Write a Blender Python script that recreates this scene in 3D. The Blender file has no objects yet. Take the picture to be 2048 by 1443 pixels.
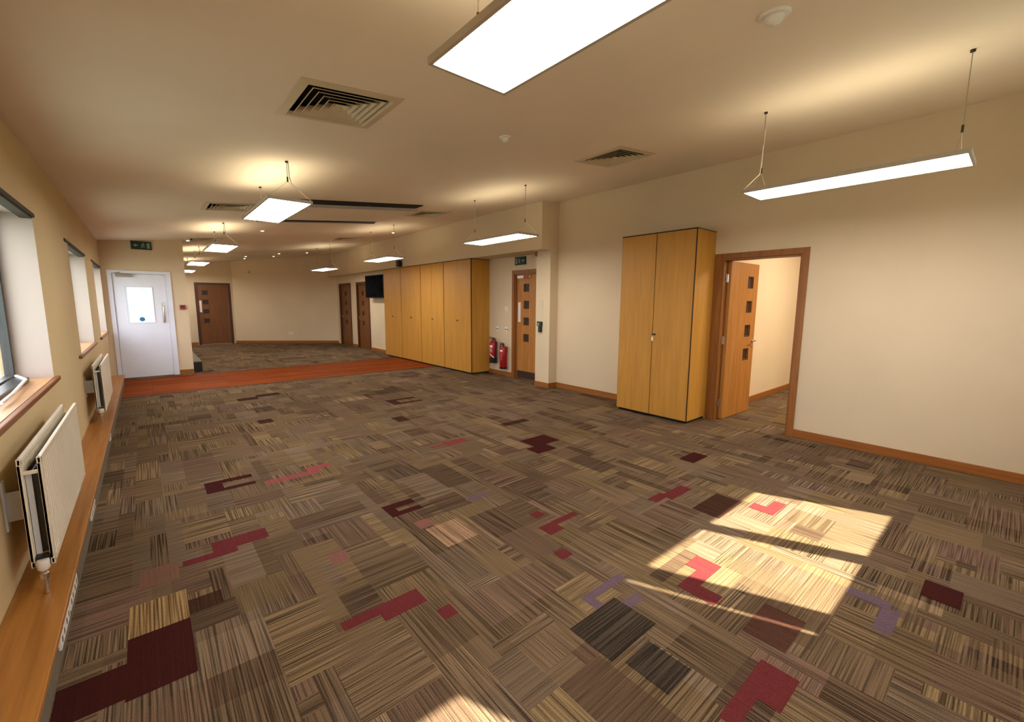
import bpy, bmesh, math, random
from mathutils import Vector, Matrix

PI = math.pi
col = bpy.context.scene.collection

# ------------------------------------------------------------ dimensions (metres)
XW, ZC, SC = -0.565, 2.614, 0.101         # left wall plane, ceiling height there, ceiling slope
XR = 5.614                                # right wall plane
XB = 5.2035                               # bulkhead face
XP = 5.418                                # pilaster face
XN = 5.67                                 # recess wall behind the pilaster
XQ = 5.42                                 # right wall of the rear area
YD = 11.24                                # wall with the white door
YB = 5.378                                # near end of the bulkhead
YR = -0.8                                 # wall behind the viewer
TILT = -math.atan(SC)
def cz(x): return ZC + SC * (x - XW)

# ------------------------------------------------------------ materials
def new_mat(name):
    m = bpy.data.materials.new(name); m.use_nodes = True
    nt = m.node_tree; b = nt.nodes['Principled BSDF']
    return m, nt, b
def N(nt, t, **kw):
    n = nt.nodes.new(t)
    for k, v in kw.items(): setattr(n, k, v)
    return n
def ramp(nt, stops):
    r = N(nt, 'ShaderNodeValToRGB'); e = r.color_ramp.elements
    while len(e) < len(stops): e.new(0.5)
    for i, (p, c) in enumerate(stops):
        e[i].position = p; e[i].color = (*c, 1)
    return r
def plain(name, c, rough=0.5, metal=0.0, noise=0.06, scale=6.0, spec=0.4):
    m, nt, b = new_mat(name)
    tc = N(nt, 'ShaderNodeTexCoord'); nz = N(nt, 'ShaderNodeTexNoise')
    nz.inputs['Scale'].default_value = scale; nz.inputs['Detail'].default_value = 3
    nt.links.new(tc.outputs['Object'], nz.inputs['Vector'])
    lo = tuple(max(0, v * (1 - noise)) for v in c); hi = tuple(min(1, v * (1 + noise)) for v in c)
    r = ramp(nt, [(0.3, lo), (0.7, hi)])
    nt.links.new(nz.outputs['Fac'], r.inputs['Fac']); nt.links.new(r.outputs['Color'], b.inputs['Base Color'])
    b.inputs['Roughness'].default_value = rough; b.inputs['Metallic'].default_value = metal
    b.inputs['Specular IOR Level'].default_value = spec
    return m
def paint(name, c, rough=0.75):
    m, nt, b = new_mat(name)
    tc = N(nt, 'ShaderNodeTexCoord')
    n1 = N(nt, 'ShaderNodeTexNoise'); n1.inputs['Scale'].default_value = 0.9; n1.inputs['Detail'].default_value = 4
    n2 = N(nt, 'ShaderNodeTexNoise'); n2.inputs['Scale'].default_value = 160; n2.inputs['Detail'].default_value = 2
    nt.links.new(tc.outputs['Object'], n1.inputs['Vector']); nt.links.new(tc.outputs['Object'], n2.inputs['Vector'])
    r = ramp(nt, [(0.3, tuple(v * 0.95 for v in c)), (0.7, tuple(min(1, v * 1.04) for v in c))])
    nt.links.new(n1.outputs['Fac'], r.inputs['Fac']); nt.links.new(r.outputs['Color'], b.inputs['Base Color'])
    bp = N(nt, 'ShaderNodeBump'); bp.inputs['Strength'].default_value = 0.06; bp.inputs['Distance'].default_value = 0.002
    nt.links.new(n2.outputs['Fac'], bp.inputs['Height']); nt.links.new(bp.outputs['Normal'], b.inputs['Normal'])
    b.inputs['Roughness'].default_value = rough; b.inputs['Specular IOR Level'].default_value = 0.25
    return m
def wood(name, c1, c2, axis='z', scale=1.0, rough=0.42):
    m, nt, b = new_mat(name)
    tc = N(nt, 'ShaderNodeTexCoord'); mp = N(nt, 'ShaderNodeMapping')
    s = [14 * scale] * 3; s['xyz'.index(axis)] = 0.9 * scale
    mp.inputs['Scale'].default_value = s
    nz = N(nt, 'ShaderNodeTexNoise'); nz.inputs['Scale'].default_value = 1.6; nz.inputs['Detail'].default_value = 6
    nz.inputs['Distortion'].default_value = 0.6
    mp2 = N(nt, 'ShaderNodeMapping'); s2 = [120 * scale] * 3; s2['xyz'.index(axis)] = 2.5 * scale
    mp2.inputs['Scale'].default_value = s2
    nf = N(nt, 'ShaderNodeTexNoise'); nf.inputs['Scale'].default_value = 1.0; nf.inputs['Detail'].default_value = 2
    nt.links.new(tc.outputs['Object'], mp.inputs['Vector']); nt.links.new(mp.outputs['Vector'], nz.inputs['Vector'])
    nt.links.new(tc.outputs['Object'], mp2.inputs['Vector']); nt.links.new(mp2.outputs['Vector'], nf.inputs['Vector'])
    mx = N(nt, 'ShaderNodeMath', operation='MULTIPLY_ADD'); mx.inputs[1].default_value = 0.35
    nt.links.new(nf.outputs['Fac'], mx.inputs[0]); 
    ml = N(nt, 'ShaderNodeMath', operation='MULTIPLY'); ml.inputs[1].default_value = 0.65
    nt.links.new(nz.outputs['Fac'], ml.inputs[0]); nt.links.new(ml.outputs[0], mx.inputs[2])
    r = ramp(nt, [(0.32, c1), (0.66, c2)])
    nt.links.new(mx.outputs[0], r.inputs['Fac']); nt.links.new(r.outputs['Color'], b.inputs['Base Color'])
    b.inputs['Roughness'].default_value = rough; b.inputs['Specular IOR Level'].default_value = 0.35
    return m
def emit(name, c, s):
    m, nt, b = new_mat(name)
    b.inputs['Base Color'].default_value = (0.8, 0.8, 0.8, 1)
    b.inputs['Emission Color'].default_value = (*c, 1); b.inputs['Emission Strength'].default_value = s
    return m
def glass(name, tint=(0.9, 0.95, 0.93)):
    m = bpy.data.materials.new(name); m.use_nodes = True; nt = m.node_tree
    nt.nodes.remove(nt.nodes['Principled BSDF']); out = nt.nodes['Material Output']
    t = N(nt, 'ShaderNodeBsdfTransparent'); t.inputs['Color'].default_value = (*tint, 1)
    g = N(nt, 'ShaderNodeBsdfGlossy'); g.inputs['Roughness'].default_value = 0.03
    lw = N(nt, 'ShaderNodeLayerWeight'); pw = N(nt, 'ShaderNodeMath', operation='POWER'); pw.inputs[1].default_value = 4.0
    f = N(nt, 'ShaderNodeMath', operation='MULTIPLY_ADD'); f.inputs[1].default_value = 0.6; f.inputs[2].default_value = 0.03
    nt.links.new(lw.outputs['Facing'], pw.inputs[0]); nt.links.new(pw.outputs[0], f.inputs[0])
    mx = N(nt, 'ShaderNodeMixShader')
    nt.links.new(f.outputs[0], mx.inputs[0]); nt.links.new(t.outputs[0], mx.inputs[1]); nt.links.new(g.outputs[0], mx.inputs[2])
    nt.links.new(mx.outputs[0], out.inputs['Surface'])
    return m
def carpet_mat():
    m, nt, b = new_mat('carpet_tiles')
    L = nt.links.new
    ac = N(nt, 'ShaderNodeAttribute', attribute_name='tone'); ad = N(nt, 'ShaderNodeAttribute', attribute_name='grain')
    ak = N(nt, 'ShaderNodeAttribute', attribute_name='contrast')
    tc = N(nt, 'ShaderNodeTexCoord'); sp = N(nt, 'ShaderNodeSeparateXYZ'); L(tc.outputs['Object'], sp.inputs[0])
    def mix(a, bb, fac):
        n = N(nt, 'ShaderNodeMix'); n.data_type = 'FLOAT'
        L(fac, n.inputs[0]); L(a, n.inputs[2]); L(bb, n.inputs[3]); return n.outputs[0]
    t = mix(sp.outputs['X'], sp.outputs['Y'], ad.outputs['Fac']); s = mix(sp.outputs['Y'], sp.outputs['X'], ad.outputs['Fac'])
    def mul(a, k):
        n = N(nt, 'ShaderNodeMath', operation='MULTIPLY'); L(a, n.inputs[0]); n.inputs[1].default_value = k; return n.outputs[0]
    cv = N(nt, 'ShaderNodeCombineXYZ'); L(mul(t, 135), cv.inputs[0]); L(mul(s, 1.6), cv.inputs[1])
    nz = N(nt, 'ShaderNodeTexNoise'); nz.inputs['Scale'].default_value = 1; nz.inputs['Detail'].default_value = 1.5
    L(cv.outputs[0], nz.inputs['Vector'])
    st = ramp(nt, [(0.38, (0, 0, 0)), (0.60, (1, 1, 1))]); L(nz.outputs['Fac'], st.inputs['Fac'])
    n2 = N(nt, 'ShaderNodeTexNoise'); n2.inputs['Scale'].default_value = 260; n2.inputs['Detail'].default_value = 2
    L(tc.outputs['Object'], n2.inputs['Vector'])
    sp2 = ramp(nt, [(0.35, (0, 0, 0)), (0.65, (1, 1, 1))]); L(n2.outputs['Fac'], sp2.inputs['Fac'])
    # brightness = 1 + contrast * (stripe - .5) * 1.1 + (speck-.5)*.5
    def ma(a, k, c):
        n = N(nt, 'ShaderNodeMath', operation='MULTIPLY_ADD'); L(a, n.inputs[0])
        if isinstance(k, float): n.inputs[1].default_value = k
        else: L(k, n.inputs[1])
        if isinstance(c, float): n.inputs[2].default_value = c
        else: L(c, n.inputs[2])
        return n.outputs[0]
    st2 = ma(st.outputs['Color'], 1.12, -0.56)
    br = ma(st2, ak.outputs['Fac'], 0.80)
    br2 = ma(sp2.outputs['Color'], 0.42, br)
    vm = N(nt, 'ShaderNodeVectorMath', operation='SCALE'); L(ac.outputs['Color'], vm.inputs[0]); L(br2, vm.inputs['Scale'])
    vc = N(nt, 'ShaderNodeVectorMath', operation='MULTIPLY'); vc.inputs[1].default_value = (0.79, 0.72, 0.63); L(vm.outputs[0], vc.inputs[0]); L(vc.outputs[0], b.inputs['Base Color'])
    bp = N(nt, 'ShaderNodeBump'); bp.inputs['Strength'].default_value = 0.5; bp.inputs['Distance'].default_value = 0.004
    L(br2, bp.inputs['Height']); L(bp.outputs[0], b.inputs['Normal'])
    b.inputs['Roughness'].default_value = 0.95; b.inputs['Specular IOR Level'].default_value = 0.0
    return m
def plank_mat():
    m, nt, b = new_mat('wood_strip_planks'); L = nt.links.new
    tc = N(nt, 'ShaderNodeTexCoord')
    br = N(nt, 'ShaderNodeTexBrick'); br.offset = 0.37; br.inputs['Scale'].default_value = 1.0
    br.inputs['Brick Width'].default_value = 1.1; br.inputs['Row Height'].default_value = 0.12
    br.inputs['Mortar Size'].default_value = 0.002
    br.inputs['Color1'].default_value = (0.17, 0.034, 0.006, 1); br.inputs['Color2'].default_value = (0.24, 0.056, 0.010, 1)
    br.inputs['Mortar'].default_value = (0.08, 0.02, 0.008, 1)
    L(tc.outputs['Object'], br.inputs['Vector'])
    mp = N(nt, 'ShaderNodeMapping'); mp.inputs['Scale'].default_value = (1.2, 30, 1)
    nz = N(nt, 'ShaderNodeTexNoise'); nz.inputs['Scale'].default_value = 2; nz.inputs['Detail'].default_value = 5
    L(tc.outputs['Object'], mp.inputs['Vector']); L(mp.outputs[0], nz.inputs['Vector'])
    r = ramp(nt, [(0.3, (0.6, 0.6, 0.6)), (0.7, (1.25, 1.2, 1.1))]); L(nz.outputs['Fac'], r.inputs['Fac'])
    mx = N(nt, 'ShaderNodeMix'); mx.data_type = 'RGBA'; mx.blend_type = 'MULTIPLY'; mx.inputs[0].default_value = 1
    L(br.outputs['Color'], mx.inputs[6]); L(r.outputs['Color'], mx.inputs[7]); L(mx.outputs[2], b.inputs['Base Color'])
    b.inputs['Roughness'].default_value = 0.65; b.inputs['Specular IOR Level'].default_value = 0.02
    return m

M = dict(
    wall=paint('cream_wall_paint', (0.64, 0.52, 0.36)),
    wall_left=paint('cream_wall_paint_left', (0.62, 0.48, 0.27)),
    ceiling=paint('ceiling_paint', (0.80, 0.685, 0.545)),
    white=plain('white_gloss_paint', (0.70, 0.72, 0.82), 0.35, noise=0.02),
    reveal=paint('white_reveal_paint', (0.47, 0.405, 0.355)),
    skirting=wood('skirting_oak', (0.23, 0.075, 0.014), (0.33, 0.12, 0.026), 'y'),
    door=wood('oak_veneer_door', (0.30, 0.115, 0.020), (0.46, 0.20, 0.042), 'z'),
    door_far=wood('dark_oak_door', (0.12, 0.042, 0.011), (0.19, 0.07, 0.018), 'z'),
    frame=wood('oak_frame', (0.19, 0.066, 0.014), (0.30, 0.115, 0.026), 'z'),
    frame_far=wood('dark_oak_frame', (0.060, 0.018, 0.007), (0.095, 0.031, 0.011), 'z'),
    cabinet=wood('maple_laminate', (0.40, 0.185, 0.024), (0.52, 0.255, 0.040), 'z', 0.8, 0.5),
    ledge=wood('ledge_timber', (0.25, 0.095, 0.018), (0.44, 0.19, 0.038), 'y', 0.7, 0.38),
    sill=wood('sill_timber', (0.40, 0.20, 0.08), (0.58, 0.33, 0.15), 'y', 0.8, 0.38),
    nosing=wood('sill_nosing', (0.16, 0.055, 0.015), (0.25, 0.09, 0.025), 'y', 0.8, 0.4),
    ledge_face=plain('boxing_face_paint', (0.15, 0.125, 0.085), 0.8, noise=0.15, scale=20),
    black=plain('black_plastic', (0.012, 0.012, 0.013), 0.35),
    edge=plain('dark_edge_banding', (0.035, 0.014, 0.008), 0.6),
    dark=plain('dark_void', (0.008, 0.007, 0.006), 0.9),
    steel=plain('brushed_steel', (0.62, 0.60, 0.57), 0.3, 1.0),
    brass=plain('brass', (0.55, 0.36, 0.12), 0.35, 1.0),
    radiator=plain('radiator_enamel', (0.78, 0.70, 0.56), 0.35, noise=0.02),
    rad_inner=plain('radiator_fins', (0.55, 0.56, 0.55), 0.5),
    housing=plain('pendant_housing', (0.48, 0.42, 0.35), 0.5),
    vent=plain('vent_cream', (0.60, 0.50, 0.34), 0.5, noise=0.03),
    plastic=plain('white_plastic', (0.78, 0.74, 0.68), 0.4, noise=0.02),
    socket_hole=plain('socket_shadow', (0.10, 0.08, 0.07), 0.6),
    cable=plain('white_cable', (0.72, 0.64, 0.52), 0.5),
    wire=plain('steel_wire', (0.30, 0.24, 0.17), 0.5),
    red=plain('extinguisher_red', (0.30, 0.008, 0.012), 0.3, noise=0.03),
    maroon=plain('call_point_red', (0.30, 0.03, 0.02), 0.45),
    label=plain('paper_white', (0.75, 0.68, 0.62), 0.6),
    green=plain('sign_green', (0.004, 0.032, 0.018), 0.5),
    symbol=plain('sign_white', (0.24, 0.30, 0.25), 0.6),
    blue=plain('sticker_blue', (0.02, 0.16, 0.30), 0.4),
    pane=glass('window_glass', (0.95, 0.95, 0.94)),
    darkpane=plain('dark_vision_glass', (0.030, 0.013, 0.008), 0.5),
    frost=None,
    carpet=carpet_mat(), planks=plank_mat(),
    diffuser=emit('pendant_diffuser', (1.0, 0.95, 0.88), 15.0),
    uplight=emit('pendant_uplight', (1.0, 0.88, 0.62), 2.4),
    bulb=emit('downlight_lamp', (1.0, 0.88, 0.62), 2.5),
    charcoal=plain('blind_fabric', (0.055, 0.045, 0.035), 0.8),
    grey=plain('dark_grey_frame', (0.05, 0.055, 0.055), 0.4),
)
_m, _nt, _b = new_mat('frosted_pane')
_b.inputs['Base Color'].default_value = (0.62, 0.72, 0.80, 1); _b.inputs['Roughness'].default_value = 0.5
_n = N(_nt, 'ShaderNodeTexNoise'); _n.inputs['Scale'].default_value = 5
_r = ramp(_nt, [(0.3, (0.62, 0.78, 0.86)), (0.7, (0.80, 0.90, 0.96))]); _nt.links.new(_n.outputs['Fac'], _r.inputs['Fac'])
_nt.links.new(_r.outputs['Color'], _b.inputs['Base Color'])
_nt.links.new(_r.outputs['Color'], _b.inputs['Emission Color']); _b.inputs['Emission Strength'].default_value = 0.28  # pane given its own faint glow in place of light passing through
M['frost'] = _m

# ------------------------------------------------------------ mesh helpers
class MB:
    def __init__(s): s.bm = bmesh.new()
    def box(s, x0, x1, y0, y1, z0, z1, bev=0.0):
        x0, x1 = sorted((x0, x1)); y0, y1 = sorted((y0, y1)); z0, z1 = sorted((z0, z1))
        v = [s.bm.verts.new((x, y, z)) for z in (z0, z1) for y in (y0, y1) for x in (x0, x1)]
        fs = [s.bm.faces.new([v[i] for i in f]) for f in ((0, 2, 3, 1), (4, 5, 7, 6), (0, 1, 5, 4), (2, 6, 7, 3), (0, 4, 6, 2), (1, 3, 7, 5))]
        if bev > 0:
            es = {e for f in fs for e in f.edges}
            bmesh.ops.bevel(s.bm, geom=list(es), offset=bev, segments=2, affect='EDGES', profile=0.6)
        return s
    def slope(s, x0, x1, y0, y1, z0, add=0.0):          # a box whose top follows the ceiling
        v = [s.bm.verts.new(p) for p in ((x0, y0, z0), (x1, y0, z0), (x0, y1, z0), (x1, y1, z0),
             (x0, y0, cz(x0) + add), (x1, y0, cz(x1) + add), (x0, y1, cz(x0) + add), (x1, y1, cz(x1) + add))]
        for f in ((0, 2, 3, 1), (4, 5, 7, 6), (0, 1, 5, 4), (2, 6, 7, 3), (0, 4, 6, 2), (1, 3, 7, 5)): s.bm.faces.new([v[i] for i in f])
        return s
    def prism(s, pts, a0, a1, axis='x'):                # 2D outline extruded along an axis
        def P(a, u, w): return {'x': (a, u, w), 'y': (u, a, w), 'z': (u, w, a)}[axis]
        lo = [s.bm.verts.new(P(a0, u, w)) for u, w in pts]; hi = [s.bm.verts.new(P(a1, u, w)) for u, w in pts]
        s.bm.faces.new(lo); s.bm.faces.new(hi[::-1])
        n = len(pts)
        for i in range(n): s.bm.faces.new((lo[i], hi[i], hi[(i + 1) % n], lo[(i + 1) % n]))
        return s
    def lathe(s, prof, seg=20, c=(0, 0, 0), axis='z'):
        rings = []
        for r, h in prof:
            ring = []
            for i in range(seg):
                a = 2 * PI * i / seg; u, w = r * math.cos(a), r * math.sin(a)
                p = {'z': (u, w, h), 'x': (h, u, w), 'y': (w, h, u)}[axis]
                ring.append(s.bm.verts.new((p[0] + c[0], p[1] + c[1], p[2] + c[2])))
            rings.append(ring)
        for a, b in zip(rings, rings[1:]):
            for i in range(seg): s.bm.faces.new((a[i], a[(i + 1) % seg], b[(i + 1) % seg], b[i]))
        s.bm.faces.new(rings[0][::-1]); s.bm.faces.new(rings[-1])
        return s
    def tube(s, pts, r, seg=8):
        pts = [Vector(p) for p in pts]; rings = []
        for i, p in enumerate(pts):
            d = (pts[min(i + 1, len(pts) - 1)] - pts[max(i - 1, 0)]).normalized()
            a = d.cross(Vector((0, 0, 1)))
            if a.length < 0.05: a = d.cross(Vector((0, 1, 0)))
            a.normalize(); b = d.cross(a)
            rings.append([s.bm.verts.new(p + (a * math.cos(2 * PI * k / seg) + b * math.sin(2 * PI * k / seg)) * r) for k in range(seg)])
        for a, b in zip(rings, rings[1:]):
            for i in range(seg): s.bm.faces.new((a[i], a[(i + 1) % seg], b[(i + 1) % seg], b[i]))
        s.bm.faces.new(rings[0][::-1]); s.bm.faces.new(rings[-1])
        return s
    def build(s, name, mat, parent=None, loc=None, smooth=False):
        bmesh.ops.recalc_face_normals(s.bm, faces=s.bm.faces)
        me = bpy.data.meshes.new(name); s.bm.to_mesh(me); s.bm.free()
        me.materials.append(mat)
        if smooth:
            for p in me.polygons: p.use_smooth = True
            try: me.set_sharp_from_angle(angle=math.radians(40))
            except Exception: pass
        o = bpy.data.objects.new(name, me); col.objects.link(o)
        if parent: o.parent = parent
        if loc: o.location = loc
        return o
def B(*a, **k): return MB().box(*a, **k)
def tag(o, label=None, cat=None, group=None, kind=None):
    if label: o['label'] = label
    if cat: o['category'] = cat
    if group: o['group'] = group
    if kind: o['kind'] = kind
    return o
def empty(name, loc=(0, 0, 0), rot=(0, 0, 0), **k):
    o = bpy.data.objects.new(name, None); col.objects.link(o); o.location = loc; o.rotation_euler = rot
    o.empty_display_size = 0.1
    return tag(o, **k)
def kids(o): return [c for c in col.objects if c.parent == o]
def copy_tree(o, parent=None):
    c = o.copy(); col.objects.link(c)
    if parent: c.parent = parent
    for ch in kids(o): copy_tree(ch, c)
    return c
def struct(name, mb, mat, label, cat):
    return tag(mb.build(name, mat), label, cat, kind='structure')

# ------------------------------------------------------------ floor: patchwork carpet
rnd = random.Random(11)
TONES = [((0.190, 0.138, 0.078), 20), ((0.165, 0.120, 0.080), 24), ((0.125, 0.088, 0.058), 16), ((0.078, 0.048, 0.036), 8),
         ((0.180, 0.138, 0.108), 20), ((0.235, 0.175, 0.095), 6), ((0.145, 0.096, 0.076), 10), ((0.27, 0.195, 0.13), 2),
         ((0.080, 0.060, 0.045), 2), ((0.185, 0.115, 0.10), 2)]
def pick():
    t = rnd.uniform(0, sum(w for _, w in TONES))
    for c, w in TONES:
        t -= w
        if t <= 0: break
    k = rnd.uniform(0.88, 1.12); mean = (0.158, 0.117, 0.080)
    return tuple((v * 0.56 + m_ * 0.44) * k for v, m_ in zip(c, mean))
quads = []      # x0,x1,y0,y1,z,tone,grain,contrast
def patch_area(x0, x1, y0, y1):
    gx, gy = 0.082, 0.085
    nx, ny = max(1, round((x1 - x0) / gx)), max(1, round((y1 - y0) / gy))
    gx, gy = (x1 - x0) / nx, (y1 - y0) / ny
    used = [[False] * ny for _ in range(nx)]
    tile = {}
    for j in range(ny):
        for i in range(nx):
            if used[i][j]: continue
            tk = (i // 6, j // 6)
            if tk not in tile: tile[tk] = (i // 6 + j // 6) % 2 if rnd.random() < 0.8 else rnd.randint(0, 1)
            w = rnd.choice((1, 2, 3, 3, 4, 4, 6, 6)); h = rnd.choice((1, 1, 2, 2, 3, 3, 4))
            if tile[tk]: w, h = h, w
            k = 0
            while k < w and i + k < nx and not used[i + k][j]: k += 1
            w = k; h = min(h, ny - j)
            for a in range(w):
                for b in range(h): used[i + a][j + b] = True
            g = tile[tk] if rnd.random() < 0.72 else 1 - tile[tk]
            quads.append((x0 + i * gx, x0 + (i + w) * gx, y0 + j * gy, y0 + (j + h) * gy, 0.0, pick(), g, rnd.choice((0.5, 0.7, 0.9, 1.1))))
patch_area(-0.83, 5.9, YR - 0.2, 18.9)
patch_area(5.9, 10.6, -0.4, 2.8)
MAR, RED, PNK, LAV, PCH, BRN, TAN = (0.060, 0.018, 0.018), (0.15, 0.034, 0.040), (0.24, 0.115, 0.11), (0.155, 0.11, 0.155), (0.33, 0.22, 0.15), (0.062, 0.032, 0.024), (0.29, 0.20, 0.105)
zacc = [0.0006]
def acc(c, *rects, k=0.12, g=0):
    for r in rects:
        zacc[0] += 0.00004; quads.append((*r, zacc[0], c, g, k))
acc(MAR, (-0.178, 0.048, 2.05, 2.45), (-0.384, -0.178, 2.07, 2.285))
acc(TAN, (-0.178, 0.048, 2.45, 2.72), k=1.0); acc(BRN, (0.048, 0.19, 2.47, 2.60), k=.4)
acc(MAR, (1.224, 1.464, 2.86, 2.94), (1.224, 1.30, 2.74, 2.94), (1.224, 1.464, 2.74, 2.80))
acc(RED, (0.76, 0.985, 1.82, 1.945), (0.587, 0.76, 1.88, 1.945))
acc(RED, (0.985, 1.06, 1.645, 1.73))
acc(RED, (1.69, 1.905, 0.43, 0.575), (1.50, 1.69, 0.51, 0.575), (1.50, 1.56, 0.44, 0.575))
acc(MAR, (3.05, 3.42, 3.20, 3.46), (2.93, 3.20, 3.03, 3.22))
acc(RED, (0.20, 0.50, 3.02, 3.16), (0.05, 0.32, 2.96, 3.03))
acc(PNK, (0.72, 0.82, 2.44, 2.56)); acc(PNK, (1.30, 1.41, 2.47, 2.58)); acc(PCH, (1.32, 1.56, 2.17, 2.45), k=.8)
acc((0.20, 0.115, 0.09), (-0.14, 0.03, 2.86, 3.06))
acc(MAR, (0.26, 0.60, 4.20, 4.28), (0.26, 0.38, 4.05, 4.28), (0.26, 0.60, 4.02, 4.08))
acc((0.28, 0.09, 0.09), (0.66, 1.10, 3.92, 4.02), (1.0, 1.22, 4.02, 4.12))
acc((0.24, 0.06, 0.06), (2.35, 2.62, 3.82, 3.95), (2.18, 2.40, 3.86, 3.90))
acc(RED, (1.92, 2.05, 1.86, 1.98), (2.05, 2.28, 1.93, 1.985))
acc(RED, (2.0, 2.085, 2.08, 2.16)); acc(RED, (1.78, 1.87, 1.62, 1.70))
acc(RED, (3.42, 3.62, 1.02, 1.10), (3.35, 3.46, 1.02, 1.19)); acc(RED, (2.08, 2.42, 0.98, 1.06), (2.08, 2.18, 0.86, 1.06), (2.30, 2.44, 0.98, 1.13))
acc(RED, (3.02, 3.32, 1.62, 1.72), (2.88, 3.06, 1.67, 1.75))
acc(LAV, (1.60, 1.92, 1.28, 1.33), (1.60, 1.66, 1.14, 1.33), (1.66, 1.86, 1.12, 1.17))
acc(LAV, (2.72, 2.80, 0.28, 0.46), (2.50, 2.74, 0.24, 0.31)); acc(LAV, (1.78, 1.98, 2.60, 2.66))
acc(BRN, (0.98, 1.26, 7.60, 7.80), (1.26, 1.60, 7.75, 7.95)); acc(BRN, (0.98, 1.14, 6.0, 6.2)); acc(BRN, (2.72, 2.86, 5.9, 6.25), (2.86, 3.2, 6.15, 6.25), (2.86, 3.2, 5.9, 5.98))
acc(MAR, (3.9, 4.2, 1.9, 2.05)); acc(BRN, (3.0, 3.4, 1.25, 1.45), k=.5); acc(MAR, (3.0, 3.2, 0.05, 0.2))
acc(BRN, (2.36, 2.52, 5.0, 5.25)); acc(BRN, (3.3, 3.7, 4.0, 4.12), k=.5)
acc((0.060, 0.048, 0.040), (1.40, 1.74, 0.98, 1.22), (1.44, 1.62, 0.74, 0.94), k=0.8, g=1)
acc((0.09, 0.045, 0.035), (2.02, 2.30, 0.52, 0.70), k=.5)
me = bpy.data.meshes.new('floor'); vs, fs = [], []
for q in quads:
    n = len(vs); x0, x1, y0, y1, z = q[:5]
    vs += [(x0, y0, z), (x1, y0, z), (x1, y1, z), (x0, y1, z)]; fs.append((n, n + 1, n + 2, n + 3))
n = len(vs); vs += [(-0.83, -1, -0.1), (10.6, -1, -0.1), (10.6, 18.9, -0.1), (-0.83, 18.9, -0.1)]; fs.append((n + 3, n + 2, n + 1, n)); quads.append((0, 0, 0, 0, 0, (0.1, 0.1, 0.1), 0, 0))
me.from_pydata(vs, [], fs)
a = me.attributes.new('tone', 'FLOAT_COLOR', 'CORNER'); bq = me.attributes.new('grain', 'FLOAT', 'FACE'); cq = me.attributes.new('contrast', 'FLOAT', 'FACE')
for i, q in enumerate(quads):
    for k in range(4): a.data[4 * i + k].color = (*q[5], 1)
    bq.data[i].value = q[6]; cq.data[i].value = q[7]
me.materials.append(M['carpet'])
fl = bpy.data.objects.new('floor', me); col.objects.link(fl)
tag(fl, 'patchwork carpet tile floor in brown, tan and plum', 'floor', kind='structure')
struct('floor', B(-0.384, XB + 0.2, 8.99, 10.99, -0.004, 0.003), M['planks'], 'reddish timber plank strip set across the carpet', 'floor')
for i, (y0, y1) in enumerate(((8.955, 8.99), (10.99, 11.015))):
    struct('trim_%d' % (i + 1), B(-0.384, XB - 0.02 + 0.2 * i, y0, y1, -0.004, 0.006), M['edge'], ('dark edging strip on the near side of the timber floor strip', 'dark edging strip on the far side of the timber floor strip')[i], 'trim')

# ------------------------------------------------------------ ceiling with vent openings
VENTS = [(1.08, 3.04), (4.01, 3.04), (1.0, 7.05), (4.0, 7.05), (1.08, 11.15), (4.0, 11.15)]
HV = 0.262
bm = bmesh.new()
xs = sorted({XW - 0.3, 6.0} | {round(x + s * HV, 4) for x, _ in VENTS for s in (-1, 1)})
ys = sorted({YR - 0.15, 18.9} | {round(y + s * HV, 4) for _, y in VENTS for s in (-1, 1)})
for i in range(len(xs) - 1):
    for j in range(len(ys) - 1):
        mx_, my_ = (xs[i] + xs[i + 1]) / 2, (ys[j] + ys[j + 1]) / 2
        if any(abs(mx_ - vx) < HV and abs(my_ - vy) < HV for vx, vy in VENTS): continue
        q = [(xs[i], ys[j]), (xs[i], ys[j + 1]), (xs[i + 1], ys[j + 1]), (xs[i + 1], ys[j])]
        bm.faces.new([bm.verts.new((x, y, cz(x))) for x, y in q])
bmesh.ops.remove_doubles(bm, verts=bm.verts, dist=1e-5)
bm.faces.new([bm.verts.new((x, y, cz(x) + 0.25)) for x, y in ((XW - 0.3, YR - 0.15), (6.0, YR - 0.15), (6.0, 18.9), (XW - 0.3, 18.9))])
mb = MB(); mb.bm = bm
struct('ceiling', mb, M['ceiling'], 'gently sloping plastered ceiling over the whole room', 'ceiling')

# ------------------------------------------------------------ walls
WZ0, WZ1 = 0.927, 2.129
WINS = [(2.74, 4.71), (6.62, 8.32), (9.58, 11.08)]
mb = MB(); x0, x1 = XW - 0.26, XW; y = YR - 0.15
mb.box(x0, x1, YR - 0.15, YD + 0.16, 0, WZ0)
for a_, b_ in WINS: mb.slope(x0, x1, y, a_, WZ0); y = b_
mb.slope(x0, x1, y, YD + 0.16, WZ0)
for a_, b_ in WINS: mb.slope(x0, x1, a_, b_, WZ1)
struct('wall_left', mb, M['wall_left'], 'cream left wall pierced by three windows', 'wall')
mb = MB()      # white-door wall
mb.slope(XW, -0.488, YD, YD + 0.16, 0).slope(0.456, 0.70, YD, YD + 0.16, 0).slope(-0.488, 0.456, YD, YD + 0.16, 2.085)
struct('wall_back', mb, M['wall'], 'cream wall around the white door', 'wall')
struct('wall_side', MB().slope(0.55, 0.70, YD + 0.16, 18.6, 0), M['wall'], 'cream side wall of the rear area beyond the white door', 'wall')
mb = MB(); mb.slope(0.70, 1.40, 18.45, 18.6, 0).slope(2.36, 2.55, 18.45, 18.6, 0).slope(1.40, 2.36, 18.45, 18.6, 2.12)
struct('wall_far', mb, M['wall'], 'cream end wall of the rear area around the dark oak door', 'wall')
mb = MB(); bm = mb.bm
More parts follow.
